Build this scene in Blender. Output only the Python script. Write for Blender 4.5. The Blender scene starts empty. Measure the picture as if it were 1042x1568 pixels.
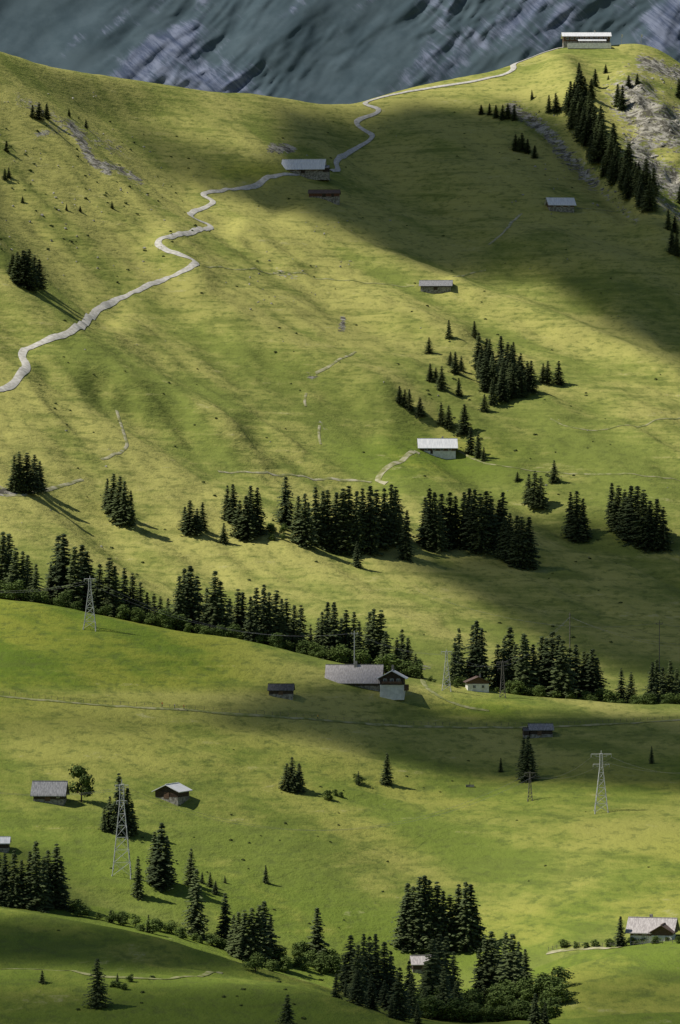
import bpy, math, random
import numpy as np
from mathutils import Vector, Matrix
random.seed(7); rng=np.random.default_rng(7)
scene=bpy.context.scene
COL=scene.collection
K=1.0/6410.0; UC=521.0; VC=784.0     # image scale: metres per image pixel at 1 m range

# ------------------------------------------------------------------ noise
def _h(ix,iy,s):
    n=(ix.astype(np.int64)*374761393+iy.astype(np.int64)*668265263+s*1442695041)&0xffffffff
    n=((n^(n>>13))*1274126177)&0xffffffff
    n=n^(n>>16)
    return (n&0xffff)/65535.0
def vn(x,y,s=0):
    x=np.asarray(x,float);y=np.asarray(y,float)
    ix=np.floor(x);iy=np.floor(y);fx=x-ix;fy=y-iy
    fx=fx*fx*fx*(fx*(fx*6-15)+10);fy=fy*fy*fy*(fy*(fy*6-15)+10)
    a=_h(ix,iy,s);b=_h(ix+1,iy,s);c=_h(ix,iy+1,s);d=_h(ix+1,iy+1,s)
    return (a*(1-fx)+b*fx)*(1-fy)+(c*(1-fx)+d*fx)*fy
def fbm(x,y,s=0,o=4,g=0.5):
    r=0;a=1;t=0
    for i in range(o):
        r=r+a*(vn(x*2**i+i*17.3,y*2**i+i*9.1,s+i)-0.5);t+=a;a*=g
    return r/t*2
def sstep(a,b,x):
    t=np.clip((x-a)/(b-a),0,1);return t*t*(3-2*t)

# ------------------------------------------------------------------ terrain
def I(u,pts):
    return np.interp(u,[p[0] for p in pts],[p[1] for p in pts])
SKY=[(-300,30),(0,72),(60,90),(130,107),(200,117),(250,123),(300,132),(380,139),(450,150),(500,157),(545,158),(600,139),(700,121),(760,106),(800,90),(830,76),(860,67),(935,65),(960,62),(990,62),(1010,72),(1042,96),(1300,260)]
DS=[(-200,2150),(0,2250),(250,2400),(545,2500),(760,2560),(870,2600),(1042,2600),(1300,2500)]
CB=[(-100,905),(0,913),(100,926),(150,936),(300,966),(480,1000),(560,1020),(640,1036),(700,1050),(800,1062),(870,1068),(1042,1073),(1200,1070)]
CA=[(-100,1380),(0,1392),(150,1412),(300,1446),(380,1478),(500,1505),(600,1535),(750,1535),(830,1490),(900,1464),(1042,1448),(1200,1440)]
C0=[(-100,1483),(0,1485),(200,1490),(500,1506),(600,1560),(750,1575),(1042,1545)]
def smoothI(u,pts):
    r=0
    for o,w in((-36,.12),(-18,.22),(0,.32),(18,.22),(36,.12)): r=r+w*I(u+o,pts)
    return r
def rowfun(u,d):
    sk=I(u,SKY); ds=smoothI(u,DS); cb=smoothI(u,CB); ca=smoothI(u,CA); c0=smoothI(u,C0)
    midr=cb+(ca-cb)*0.52
    nd=[900+0*u, 962+0*u, 982+0*u, 1030+0*u, 1066+0*u, 1095+0*u, 1230+0*u, 1425+0*u, 1500+0*u]
    nr=[1640+0*u, c0, c0+4, ca, ca+13, ca+2, midr, cb, cb+15]
    for t,f in((0.1,0.09),(.3,.31),(.5,.53),(.7,.735),(.87,.90),(1,1)):
        nd.append(1500+(ds-1500)*t); nr.append(cb+15+(sk-cb-15)*f)
    out=np.where(d<=900,1640.0,0.0)
    for i in range(len(nd)-1):
        m=(d>nd[i])&(d<=nd[i+1])
        t=(d-nd[i])/(nd[i+1]-nd[i]); out=np.where(m,nr[i]+(nr[i+1]-nr[i])*t,out)
    m=d>nd[-1]
    zs=(VC-sk)*K*ds; dd=d-ds
    z=(VC-out)*K*d
    z=np.where(m,zs-0.10*np.minimum(dd,60)-0.42*np.maximum(dd-60,0),z)
    return z,ds
CELL=2.2
gx=np.concatenate([[-4000,-2500,-1500,-1000,-700,-560],np.arange(-480,480.1,CELL),[560,700,1000,1500,2500,4000]])
gy=np.concatenate([[-600,-300,-120,-40,0,40,120,250,400,550,700,800,850],np.arange(880,2760,CELL),[2800,2900,3050,3300,3800,4600,6500]])
X,Y=np.meshgrid(gx,gy)
uu=np.clip(UC+X/(np.maximum(Y,880)*K),-250,1290)
Z,DSg=rowfun(uu,Y)
def blur(a,n,ax):
    k=np.exp(-0.5*(np.arange(-3*n,3*n+1)/n)**2);k/=k.sum()
    p=[(0,0),(0,0)];p[ax]=(3*n,3*n)
    b=np.pad(a,p,mode='edge');r=0
    for i,w in enumerate(k):
        r=r+w*(b[i:i+a.shape[0],:] if ax==0 else b[:,i:i+a.shape[1]])
    return r
core=Z[13:-7,:]
core=blur(blur(core,3,0),4,1)
Z[13:-7,:]=core
near=Y<880
zn=-120.0-0.25*(900-Y)
zn=np.maximum(zn,-215)
zc=-2-0.40*np.abs(Y)-0.0*X
Z=np.where(near,np.maximum(zn,zc),Z)
far=Z<-150
Z=np.where((Y>2600)&far,-150+0*Z,Z)
def relief(X,Y,DSg):
    wc=sstep(1500,1640,Y); wsky=1-0.75*sstep(-170,-40,Y-DSg); wn=sstep(900,960,Y)
    p=0.80*X+0.60*Y; q=0.60*X-0.80*Y
    wx=fbm(X/160,Y/160,5,2)*30
    big=fbm((p+wx)/85,(q)/260,11,3)*13
    mid=(1-np.abs(fbm((p+wx)/42,q/110,12,3)))*3.4
    small=fbm((p+wx*0.4)/12,q/30,13,3)*1.4
    tiny=fbm(X/7,Y/9,14,2)*0.6
    c=(big+mid+small+tiny)*wc*wsky
    b=(fbm(X/110,Y/36,21,3)*2.8+fbm(X/34,Y/15,22,3)*0.9+tiny*0.5)*(1-wc)*wn
    return c+b
Z=Z+relief(X,Y,DSg)
def uvof(X,Y,Z): return UC+X/(Y*K), VC-Z/(Y*K)
Ys=np.maximum(Y,200)
U0,V0=uvof(X,Ys,Z)
def seg_d(pu,pv,pts,sv=1.0):
    d=np.full(pu.shape,1e9)
    for (ax,ay),(bx,by) in zip(pts[:-1],pts[1:]):
        dx,dy=bx-ax,(by-ay)*sv
        t=np.clip(((pu-ax)*dx+(pv-ay)*sv*dy)/(dx*dx+dy*dy+1e-9),0,1)
        d=np.minimum(d,np.hypot(pu-ax-t*dx,(pv-ay)*sv-t*dy))
    return d
# broad hollows and spurs laid out in image pixel coordinates
def hollow(pts,w,depth):
    global Z
    dd=seg_d(U0,V0,pts); Z=Z-depth*np.exp(-(dd/w)**2)*(Y>1520)*(1-sstep(-60,0,Y-DSg))
hollow([(60,40),(170,150),(300,250),(420,285)],48,11)
hollow([(560,210),(620,300),(760,420),(1042,520)],60,9)
hollow([(0,300),(60,400),(160,470)],34,6)
hollow([(640,640),(760,740),(900,830),(1042,880)],40,8)
hollow([(160,600),(330,700),(560,760)],30,6)
hollow([(380,360),(560,450),(700,520)],26,-6)
hollow([(860,110),(930,230),(1042,400)],30,-10)
hollow([(800,160),(870,230),(960,330)],16,4)
hollow([(960,140),(1042,230)],30,-8)
hollow([(260,380),(380,520),(640,620)],28,-6)
hollow([(60,560),(200,590),(360,650)],24,-4)
hollow([(330,460),(420,560),(560,660)],24,4)
hollow([(700,430),(860,480),(1042,560)],20,-6)
# broken ledges of the rock face on the right flank
rk_=np.exp(-(np.minimum(seg_d(U0,V0,[(970,150),(1000,190),(1045,200)])/36,seg_d(U0,V0,[(980,230),(1005,265),(1045,290)])/26))**2)*(Y>1800)*(Y<DSg+20)
Z=Z+rk_*(fbm(X/9,Z/7,19,3)*5.0)

ny,nx=Z.shape
def H(x,y):
    x=np.asarray(x,float);y=np.asarray(y,float)
    i=np.clip(np.searchsorted(gx,x)-1,0,nx-2);j=np.clip(np.searchsorted(gy,y)-1,0,ny-2)
    fx=np.clip((x-gx[i])/(gx[i+1]-gx[i]),0,1);fy=np.clip((y-gy[j])/(gy[j+1]-gy[j]),0,1)
    return (Z[j,i]*(1-fx)+Z[j,i+1]*fx)*(1-fy)+(Z[j+1,i]*(1-fx)+Z[j+1,i+1]*fx)*fy
_D=np.arange(905,2720,2.0)
def ground(u,v):
    """image pixel column/row -> point on the terrain along its camera ray"""
    g=H((u-UC)*K*_D,_D); r=(VC-v)*K*_D
    m=np.nonzero(g>=r)[0]
    if len(m)==0:
        i=int(np.argmin(r-g)); d=_D[i]
    else:
        i=m[0]
        if i==0: d=_D[0]
        else:
            a=r[i-1]-g[i-1]; b=g[i]-r[i]; d=_D[i-1]+2.0*a/(a+b+1e-9)
    x=(u-UC)*K*d
    return float(x),float(d),float(H(x,d))

# ------------------------------------------------------------------ materials
def newmat(name):
    m=bpy.data.materials.new(name);m.use_nodes=True
    nt=m.node_tree;b=nt.nodes['Principled BSDF'];b.inputs['Roughness'].default_value=0.85
    b.inputs['Specular IOR Level'].default_value=0.15
    return m,nt,b
def mixc(nt,fac,a,b,mode='MIX'):
    m=nt.nodes.new('ShaderNodeMix');m.data_type='RGBA';m.blend_type=mode
    for idx,val in((0,fac),(6,a),(7,b)):
        if hasattr(val,'is_output'): nt.links.new(val,m.inputs[idx])
        elif isinstance(val,(tuple,list)): m.inputs[idx].default_value=(*val[:3],1)
        else: m.inputs[idx].default_value=val
    return m.outputs[2]
def ramp(nt,src,a,b,lo=0.0,hi=1.0):
    r=nt.nodes.new('ShaderNodeMapRange');r.interpolation_type='SMOOTHSTEP'
    r.inputs[1].default_value=a;r.inputs[2].default_value=b;r.inputs[3].default_value=lo;r.inputs[4].default_value=hi
    nt.links.new(src,r.inputs[0]);return r.outputs[0]
def math_(nt,op,a,b):
    m=nt.nodes.new('ShaderNodeMath');m.operation=op
    for i,v in enumerate((a,b)):
        if hasattr(v,'is_output'): nt.links.new(v,m.inputs[i])
        else: m.inputs[i].default_value=v
    return m.outputs[0]
def noise(nt,vec,scale,detail=4,rough=0.55,dist=0):
    n=nt.nodes.new('ShaderNodeTexNoise');n.inputs['Scale'].default_value=scale;n.inputs['Detail'].default_value=detail
    n.inputs['Roughness'].default_value=rough;n.inputs['Distortion'].default_value=dist
    nt.links.new(vec,n.inputs['Vector']);return n.outputs['Fac']
def mapping(nt,src,sc=(1,1,1),rot=(0,0,0)):
    m=nt.nodes.new('ShaderNodeMapping');m.inputs['Scale'].default_value=sc;m.inputs['Rotation'].default_value=rot
    nt.links.new(src,m.inputs['Vector']);return m.outputs[0]
def simple(name,a,b,scale=1.0,rough=0.8,bump=0.0,stretch=(1,1,1),detail=3):
    m,nt,bs=newmat(name)
    tc=nt.nodes.new('ShaderNodeTexCoord');v=mapping(nt,tc.outputs['Object'],stretch)
    n=noise(nt,v,scale,detail)
    f=ramp(nt,n,0.35,0.65)
    nt.links.new(mixc(nt,f,a,b),bs.inputs['Base Color']);bs.inputs['Roughness'].default_value=rough
    if bump:
        bp=nt.nodes.new('ShaderNodeBump');bp.inputs['Distance'].default_value=bump;nt.links.new(n,bp.inputs['Height']);nt.links.new(bp.outputs[0],bs.inputs['Normal'])
    return m

def grass_mat():
    m,nt,bs=newmat('meadow_grass')
    tc=nt.nodes.new('ShaderNodeTexCoord');P=tc.outputs['Object']
    def attr(n):
        a=nt.nodes.new('ShaderNodeAttribute');a.attribute_name=n;return a.outputs['Fac']
    dry=(0.370,0.355,0.105);green=(0.190,0.225,0.050);dark=(0.105,0.130,0.036)
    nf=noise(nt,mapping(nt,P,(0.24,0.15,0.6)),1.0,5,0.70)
    cont=noise(nt,mapping(nt,P,(0.026,0.022,0.34)),1.0,4,0.62,0.4)
    s=math_(nt,'ADD',attr('tone'),math_(nt,'MULTIPLY',math_(nt,'SUBTRACT',nf,0.5),1.1))
    s=math_(nt,'ADD',s,math_(nt,'MULTIPLY',math_(nt,'SUBTRACT',cont,0.5),1.3))
    c=mixc(nt,ramp(nt,s,0.05,0.95),green,dry)
    c=mixc(nt,attr('lush'),c,mixc(nt,ramp(nt,s,0.1,0.9),(0.130,0.190,0.024),(0.250,0.270,0.042)))
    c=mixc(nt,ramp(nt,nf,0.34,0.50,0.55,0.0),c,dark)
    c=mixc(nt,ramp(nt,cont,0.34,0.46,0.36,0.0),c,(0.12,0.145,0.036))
    e=math_(nt,'MULTIPLY',ramp(nt,cont,0.60,0.68),ramp(nt,nf,0.5,0.62))
    c=mixc(nt,math_(nt,'MULTIPLY',e,0.40),c,(0.42,0.40,0.22))
    rn=noise(nt,mapping(nt,P,(0.16,0.16,0.22)),1.0,5,0.78,0.9)
    rc=mixc(nt,ramp(nt,rn,0.42,0.60),(0.085,0.080,0.062),(0.40,0.38,0.32))
    sc=math_(nt,'ADD',attr('scar'),math_(nt,'MULTIPLY',math_(nt,'SUBTRACT',nf,0.5),2.0))
    c=mixc(nt,ramp(nt,sc,0.40,0.58),c,rc)
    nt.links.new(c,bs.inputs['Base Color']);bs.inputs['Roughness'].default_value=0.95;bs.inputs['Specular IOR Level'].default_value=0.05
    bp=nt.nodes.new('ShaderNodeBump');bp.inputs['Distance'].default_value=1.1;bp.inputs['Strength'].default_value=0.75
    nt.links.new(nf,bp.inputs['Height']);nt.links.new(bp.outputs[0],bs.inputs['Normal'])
    return m

def mesh_grid(name,X,Y,Z,mat,attrs={}):
    ny,nx=X.shape
    co=np.stack([X,Y,Z],-1).reshape(-1,3).astype(np.float32)
    i=np.arange(ny*nx).reshape(ny,nx)
    q=np.stack([i[:-1,:-1],i[:-1,1:],i[1:,1:],i[1:,:-1]],-1).reshape(-1,4)
    return mesh_np(name,co,q,mat,attrs)
def mesh_np(name,co,q,mat,attrs={},smooth=True,link=True):
    me=bpy.data.meshes.new(name)
    me.vertices.add(len(co));me.vertices.foreach_set('co',np.asarray(co,np.float32).ravel())
    n=q.shape[1];me.loops.add(q.size);me.loops.foreach_set('vertex_index',q.astype(np.int32).ravel())
    me.polygons.add(len(q));me.polygons.foreach_set('loop_start',np.arange(0,q.size,n,dtype=np.int32))
    me.polygons.foreach_set('loop_total',np.full(len(q),n,np.int32))
    me.polygons.foreach_set('use_smooth',np.full(len(q),smooth))
    me.update(calc_edges=True)
    for k,v in attrs.items():
        a=me.attributes.new(k,'FLOAT','POINT');a.data.foreach_set('value',np.asarray(v,np.float32).ravel())
    if mat: me.materials.append(mat)
    if not link: return me
    o=bpy.data.objects.new(name,me);COL.objects.link(o);return o

U1,V1=uvof(X,Ys,Z)
def blob(cu,cv,ru,rv,a=1.0):
    return a*np.exp(-(((U1-cu)/ru)**2+((V1-cv)/rv)**2)*1.2)
scar=np.zeros_like(Z)
def scarline(pts,w,a=1.0):
    global scar
    scar=np.maximum(scar,a*np.exp(-(seg_d(U1,V1,pts)/w)**2)*(Y>1100))
scarline([(108,190),(125,215),(140,245),(165,262)],9,0.80)
scarline([(160,250),(190,262),(215,278)],8,0.62)
scarline([(60,205),(95,200)],8,0.55)
scarline([(30,150),(80,180),(180,230)],16,0.42)
scarline([(418,226),(446,228)],9,0.76)
scarline([(785,165),(830,195),(870,240),(910,280)],15,0.66)
scarline([(910,280),(975,340)],8,0.48)
scarline([(970,150),(1000,190),(1040,200)],46,0.74)
scarline([(975,225),(1000,265),(1042,285)],32,0.70)
scarline([(985,95),(1042,115)],16,0.74)
scarline([(1000,300),(1042,330)],14,0.55)
scarline([(525,488),(524,505)],7,0.70)
scarline([(472,575),(484,580)],6,0.6)
scarline([(490,645),(498,655)],6,0.55)
scarline([(0,752),(20,755)],8,0.9)
scarline([(420,415),(450,425)],6,0.5)
scarline([(640,1020),(660,1024)],5,0.6)
lush=np.zeros_like(Z)
lush=np.maximum(lush,sstep(1180,1290,Y)*(1-sstep(1440,1480,Y))*sstep(560,300,U1)*sstep(1075,1045,V1))
lush=np.maximum(lush,0.75*sstep(1100,1140,Y)*(1-sstep(1300,1380,Y))*(0.45+vn(X/60,Y/50,3)*0.6))
lush=np.maximum(lush,blob(660,700,140,40,0.9)*(Y>1500))
lush=np.maximum(lush,blob(390,262,90,16,0.8)*(Y>1500))
lush=np.maximum(lush,blob(750,1085,120,25,0.9)*(Y<1500))
lush=np.maximum(np.clip(lush,0,1),(Y<1110)*0.7)
dry=sstep(1520,1620,Y)*0.60+blob(250,1080,260,25,0.6)*(Y<1500)+blob(940,1290,200,60,0.6)*(Y<1500)-blob(600,430,400,120,0.15)+(Y<1500)*0.40
pp=0.80*X+0.60*Y; qq=0.60*X-0.80*Y
tone=dry+fbm(X/130,Y/170,61,4)*0.6+fbm(pp/22,qq/90,63,4)*0.6+fbm(X/28,Y/28,65,4)*0.4
terrain=mesh_grid('alpine_meadow_terrain',X,Y,Z,grass_mat(),{'scar':scar,'lush':lush,'tone':tone})

# ------------------------------------------------------------------ far mountain
def mountain():
    mx=np.concatenate([[-6000,-4000,-2500,-1500,-1000],np.arange(-760,761,3.5),[1000,1500,2500,4000,6000]])
    mz=np.concatenate([[-300,0,200,380,480],np.arange(540,900,3.0),[930,1000,1100,1250,1400,1600,1800]])
    A,B=np.meshgrid(mx,mz)
    y=6000+(B-300)*0.75
    a=A-0.9*B
    wv=fbm(A/180,B/180,30,3)*30
    r1=np.abs(fbm((a+wv)/280,(A+B)/700,31,3)); r2=np.abs(fbm((a+wv)/70,(A+B)/260,33,4)); r3=fbm((a+wv*.5)/15,(A+B)/60,35,4)
    r4=np.abs(fbm((A+0.5*B+wv)/150,B/200,37,3))
    rug=np.clip(0.5+fbm(A/200,B/200,38,3),0.1,1.0)
    y=y+r1*48+r2*20*rug+r3*7*rug+r4*9
    Zt=B+fbm(A/400,B/400,39,3)*30
    rock=np.clip(rug*0.45+fbm(a/60,(A+B)/200,41,4)*0.8+ (0.25-r1)*0.9,0,1)
    m,nt,bs=newmat('hazed_mountain_rock')  # distance haze and cloud shade are painted into the blue-grey base colours
    tc=nt.nodes.new('ShaderNodeTexCoord');P=tc.outputs['Object']
    at=nt.nodes.new('ShaderNodeAttribute');at.attribute_name='rock'
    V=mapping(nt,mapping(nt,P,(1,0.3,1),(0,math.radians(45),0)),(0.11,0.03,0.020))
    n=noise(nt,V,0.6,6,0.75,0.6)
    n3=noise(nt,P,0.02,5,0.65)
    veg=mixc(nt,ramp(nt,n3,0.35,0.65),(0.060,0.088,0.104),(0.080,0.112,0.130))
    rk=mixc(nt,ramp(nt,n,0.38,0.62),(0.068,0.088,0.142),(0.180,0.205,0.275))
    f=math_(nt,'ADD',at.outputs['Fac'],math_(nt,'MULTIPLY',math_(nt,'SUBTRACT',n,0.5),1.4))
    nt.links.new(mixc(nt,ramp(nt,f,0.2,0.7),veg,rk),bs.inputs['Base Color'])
    bs.inputs['Roughness'].default_value=1;bs.inputs['Specular IOR Level'].default_value=0
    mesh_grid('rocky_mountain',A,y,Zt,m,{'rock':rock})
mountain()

# ------------------------------------------------------------------ light + clouds
S=Vector((-0.60,-0.05,0.77)).normalized()
sun=bpy.data.lights.new('sun','SUN');sun.energy=5.0;sun.angle=math.radians(0.6);sun.color=(1.0,0.95,0.86)
so=bpy.data.objects.new('sun',sun);COL.objects.link(so);so.rotation_euler=S.to_track_quat('Z','Y').to_euler();so.location=(-900,0,1500)
w=bpy.data.worlds.new('World');scene.world=w;w.use_nodes=True
nt=w.node_tree;bg=nt.nodes['Background'];st=nt.nodes.new('ShaderNodeTexSky');st.sky_type='NISHITA';st.sun_disc=False
st.sun_elevation=math.asin(S.z);st.sun_rotation=math.atan2(S.x,S.y);st.altitude=1500
nt.links.new(st.outputs[0],bg.inputs[0]);bg.inputs[1].default_value=0.065

def poly_sd(pu,pv,poly):
    d=seg_d(pu,pv,poly+[poly[0]])
    ins=np.zeros(pu.shape,bool);n=len(poly)
    for i in range(n):
        x1,y1=poly[i];x2,y2=poly[(i+1)%n]
        c=((y1>pv)!=(y2>pv))&(pu<(x2-x1)*(pv-y1)/((y2-y1)+1e-12)+x1)
        ins^=c
    return np.where(ins,d,-d)
SH=[ # shade outlines that the unseen cloud sheet is shaped to cast: polygon, softness, density
 ([(420,165),(540,172),(640,152),(760,145),(830,150),(900,180),(1000,300),(1150,400),(1150,590),(980,540),(900,500),(820,440),(700,415),(620,405),(540,360),(430,328),(310,295),(420,262),(430,220)],26,0.97,(1500,2700)),
 ([(170,180),(300,225),(420,258),(330,296),(250,276)],24,0.75,(1500,2700)),
 ([(600,860),(700,830),(780,795),(900,795),(1150,845),(1150,1090),(930,1040),(830,975),(720,925)],26,0.93,(1450,2700)),
 ([(330,1078),(430,1050),(520,1042),(620,1054),(680,1093),(1150,1096),(1150,1225),(930,1206),(720,1200),(600,1176),(470,1138),(330,1120)],14,0.94,(1100,1470)),
 ([(-200,1090),(150,1085),(330,1085),(330,1120),(200,1140),(-200,1120)],22,0.5,(1100,1470)),
 ([(-200,1395),(150,1412),(360,1455),(480,1492),(200,1490),(-200,1484)],12,0.95,(880,1065)),
 ([(-200,1500),(500,1510),(760,1520),(850,1600),(-200,1700)],16,0.78,(880,1065)),
 ([(-200,1270),(60,1290),(160,1400),(-200,1400)],24,0.7,(1060,1250)),
 ([(860,1500),(1150,1480),(1150,1640),(860,1640)],18,0.55,(880,1030)),
]
def shadow_clouds():
    """unseen overhead sheet; opacity shaped from the wanted shade outlines, plus faint wisps"""
    hz=1000.0
    cx=np.arange(-1460,-60,7.0);cy=np.arange(740,2900,9.0)
    A,B=np.meshgrid(cx,cy)
    Zc=hz+fbm(A/220,B/260,51,5)*55
    t=(Zc-0)/S.z
    for _ in range(6):
        gxp=A-S.x*t;gyp=B-S.y*t;t=(Zc-H(gxp,gyp))/S.z
    gz=H(gxp,gyp);u,v=uvof(gxp,np.maximum(gyp,500),gz)
    op=np.zeros_like(A)
    wu=fbm(A/70,B/70,55,4)
    for poly,soft,den,(d0,d1) in SH:
        sd=poly_sd(u,v,poly)+wu*soft*0.9
        op=np.maximum(op,den*sstep(-soft,soft,sd)*((gyp>d0)&(gyp<d1)))
    wisp=0.28*sstep(0.0,0.6,fbm(A/170,B/240,57,4)+0.1)
    op=np.clip(np.maximum(op,wisp),0,0.97)
    m=bpy.data.materials.new('shadow_cloud_sheet');m.use_nodes=True;nt=m.node_tree;nt.nodes.clear()
    out=nt.nodes.new('ShaderNodeOutputMaterial');mx=nt.nodes.new('ShaderNodeMixShader');tr=nt.nodes.new('ShaderNodeBsdfTransparent');df=nt.nodes.new('ShaderNodeBsdfDiffuse')
    df.inputs[0].default_value=(0.85,0.86,0.88,1);at=nt.nodes.new('ShaderNodeAttribute');at.attribute_name='shade_opacity'
    nt.links.new(at.outputs['Fac'],mx.inputs[0]);nt.links.new(tr.outputs[0],mx.inputs[1]);nt.links.new(df.outputs[0],mx.inputs[2]);nt.links.new(mx.outputs[0],out.inputs[0])
    ny,nx=A.shape;co=np.stack([A,B,Zc],-1).reshape(-1,3)
    i=np.arange(ny*nx).reshape(ny,nx);q=np.stack([i[:-1,:-1],i[:-1,1:],i[1:,1:],i[1:,:-1]],-1).reshape(-1,4)
    of=op.ravel();keep=of[q].max(1)>0.01;q=q[keep]
    used,inv=np.unique(q,return_inverse=True)
    return mesh_np('shadow_cloud',co[used],inv.reshape(-1,4),m,{'shade_opacity':of[used]})
cloud_obj=shadow_clouds()  # added above the frame, opacity cut to the outlines to shade the slopes

# ------------------------------------------------------------------ ribbons
def spline(pts,n=10):
    P=[np.array(p,float) for p in pts];P=[2*P[0]-P[1]]+P+[2*P[-1]-P[-2]];o=[]
    for i in range(1,len(P)-2):
        for j in range(n):
            t=j/n;a,b,c,d=P[i-1],P[i],P[i+1],P[i+2]
            o.append(0.5*((2*b)+(-a+c)*t+(2*a-5*b+4*c-d)*t*t+(-a+3*b-3*c+d)*t**3))
    o.append(P[-2]);return o
def ribbon(name,pts,width,mat,lift=0.22,n=8,w2=None,jit=0.12,sm=4):
    g=np.array([ground(p[0],p[1])[:2] for p in spline(pts,n)])
    for _ in range(sm):
        g[1:-1]=0.25*g[:-2]+0.5*g[1:-1]+0.25*g[2:]
    seg=np.r_[0,np.cumsum(np.hypot(*np.diff(g,axis=0).T))];L=seg[-1];s=np.arange(0,L,1.5)
    g=np.stack([np.interp(s,seg,g[:,0]),np.interp(s,seg,g[:,1])],-1)
    k=np.exp(-0.5*(np.arange(-6,7)/2.5)**2);k/=k.sum()
    for c in(0,1): g[:,c]=np.convolve(np.pad(g[:,c],6,mode='edge'),k,'valid')
    t=np.gradient(g,axis=0);t/=np.linalg.norm(t,axis=1)[:,None]+1e-9
    nrm=np.stack([-t[:,1],t[:,0]],-1)
    w_=np.linspace(width,w2 or width,len(g))*(1+jit*fbm(s/9,s*0,71,2))
    off=np.linspace(-0.5,0.5,5);rows=[]
    for o in off:
        e=w_*o
        p=g+nrm*e[:,None];z=H(p[:,0],p[:,1])+lift*(1.0 if abs(o)<0.4 else 0.6)
        rows.append(np.stack([p[:,0],p[:,1],z],-1))
    R=np.stack(rows,1)
    return mesh_grid(name,R[...,0],R[...,1],R[...,2],mat)
gravel=simple('gravel',(0.40,0.38,0.33),(0.56,0.54,0.49),0.5,0.95,0.05)
dirt=simple('trodden_earth',(0.20,0.21,0.07),(0.44,0.41,0.28),0.22,0.95,0.05)
track=simple('grassy_track',(0.17,0.20,0.05),(0.34,0.33,0.17),0.3,0.95,0.05)
ribbon('gravel_road',[(-30,600),(0,598),(20,590),(30,575),(42,562),(34,548),(36,538),(60,526),(100,513),(130,496),(150,474),(200,450),(250,428),(303,406),(290,396),(262,386),(240,376),(245,367),(285,358),(324,348),(318,342),(295,334),(293,326),(325,313),(326,306),(306,298),(340,292),(385,287),(402,278),(415,270),(460,267),(505,262)],3.7,gravel,lift=.38,w2=3.0)
ribbon('gravel_road',[(505,262),(520,261),(514,250),(530,236),(572,211),(566,204),(545,192),(548,184),(580,173),(582,167),(558,161),(562,156),(600,146),(660,135),(720,126),(770,115),(788,107),(786,99),(815,87),(850,74),(880,71)],3.1,gravel,lift=0.6,w2=3.6)
ribbon('gravel_track',[(640,690),(610,708),(585,722),(578,738),(600,741)],2.8,dirt)
ribbon('gravel_track',[(330,722),(400,725),(480,731),(540,736),(578,738)],1.5,dirt)
ribbon('footpath',[(178,626),(186,650),(192,672),(196,684),(180,695),(150,706)],1.4,dirt)
ribbon('footpath',[(0,757),(30,760),(60,752),(95,744),(130,734)],1.6,dirt)
ribbon('footpath',[(802,325),(785,338),(778,350),(765,362),(745,378)],1.6,dirt)
ribbon('footpath',[(546,538),(520,552),(500,565),(476,575)],1.4,dirt)
ribbon('footpath',[(470,600),(466,615),(470,625)],1.2,dirt)
ribbon('footpath',[(490,650),(488,668),(493,685)],1.2,dirt)
ribbon('meadow_track',[(-20,1064),(60,1072),(150,1080),(260,1086),(380,1095),(490,1103),(600,1111),(700,1114),(800,1114),(880,1112),(960,1108),(1060,1102)],1.8,track)
ribbon('meadow_track',[(640,1035),(660,1060),(700,1080),(760,1090)],1.8,track)
ribbon('gravel_track',[(830,1462),(860,1455),(910,1452),(960,1452)],2.0,dirt)
ribbon('meadow_track',[(-20,1486),(90,1486),(150,1496),(260,1500),(340,1488)],1.6,track)
ribbon('footpath',[(880,318),(930,323),(960,322)],1.2,track)
ribbon('footpath',[(694,425),(720,418),(750,412)],1.4,track)
ribbon('footpath',[(310,406),(380,414),(460,420),(540,432),(640,438)],1.0,track)
ribbon('footpath',[(700,690),(760,715),(900,725),(1050,735)],1.1,track)
ribbon('footpath',[(840,640),(900,660),(1050,640)],1.0,track)

# ------------------------------------------------------------------ vegetation
def needle_mat(name,a,b,rnd=0.5):
    m,nt,bs=newmat(name)
    oi=nt.nodes.new('ShaderNodeObjectInfo');at=nt.nodes.new('ShaderNodeAttribute');at.attribute_name='shade'
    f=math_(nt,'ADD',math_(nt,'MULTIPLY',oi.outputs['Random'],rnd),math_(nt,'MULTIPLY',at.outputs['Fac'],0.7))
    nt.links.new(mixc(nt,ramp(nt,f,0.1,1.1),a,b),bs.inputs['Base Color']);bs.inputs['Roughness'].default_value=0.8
    bs.inputs['Specular IOR Level'].default_value=0.1
    return m
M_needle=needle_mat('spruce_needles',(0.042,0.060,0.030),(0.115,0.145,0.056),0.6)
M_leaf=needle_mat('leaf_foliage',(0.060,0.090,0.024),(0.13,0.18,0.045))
M_bark=simple('bark',(0.07,0.05,0.035),(0.14,0.11,0.08),8,0.9)
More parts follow.
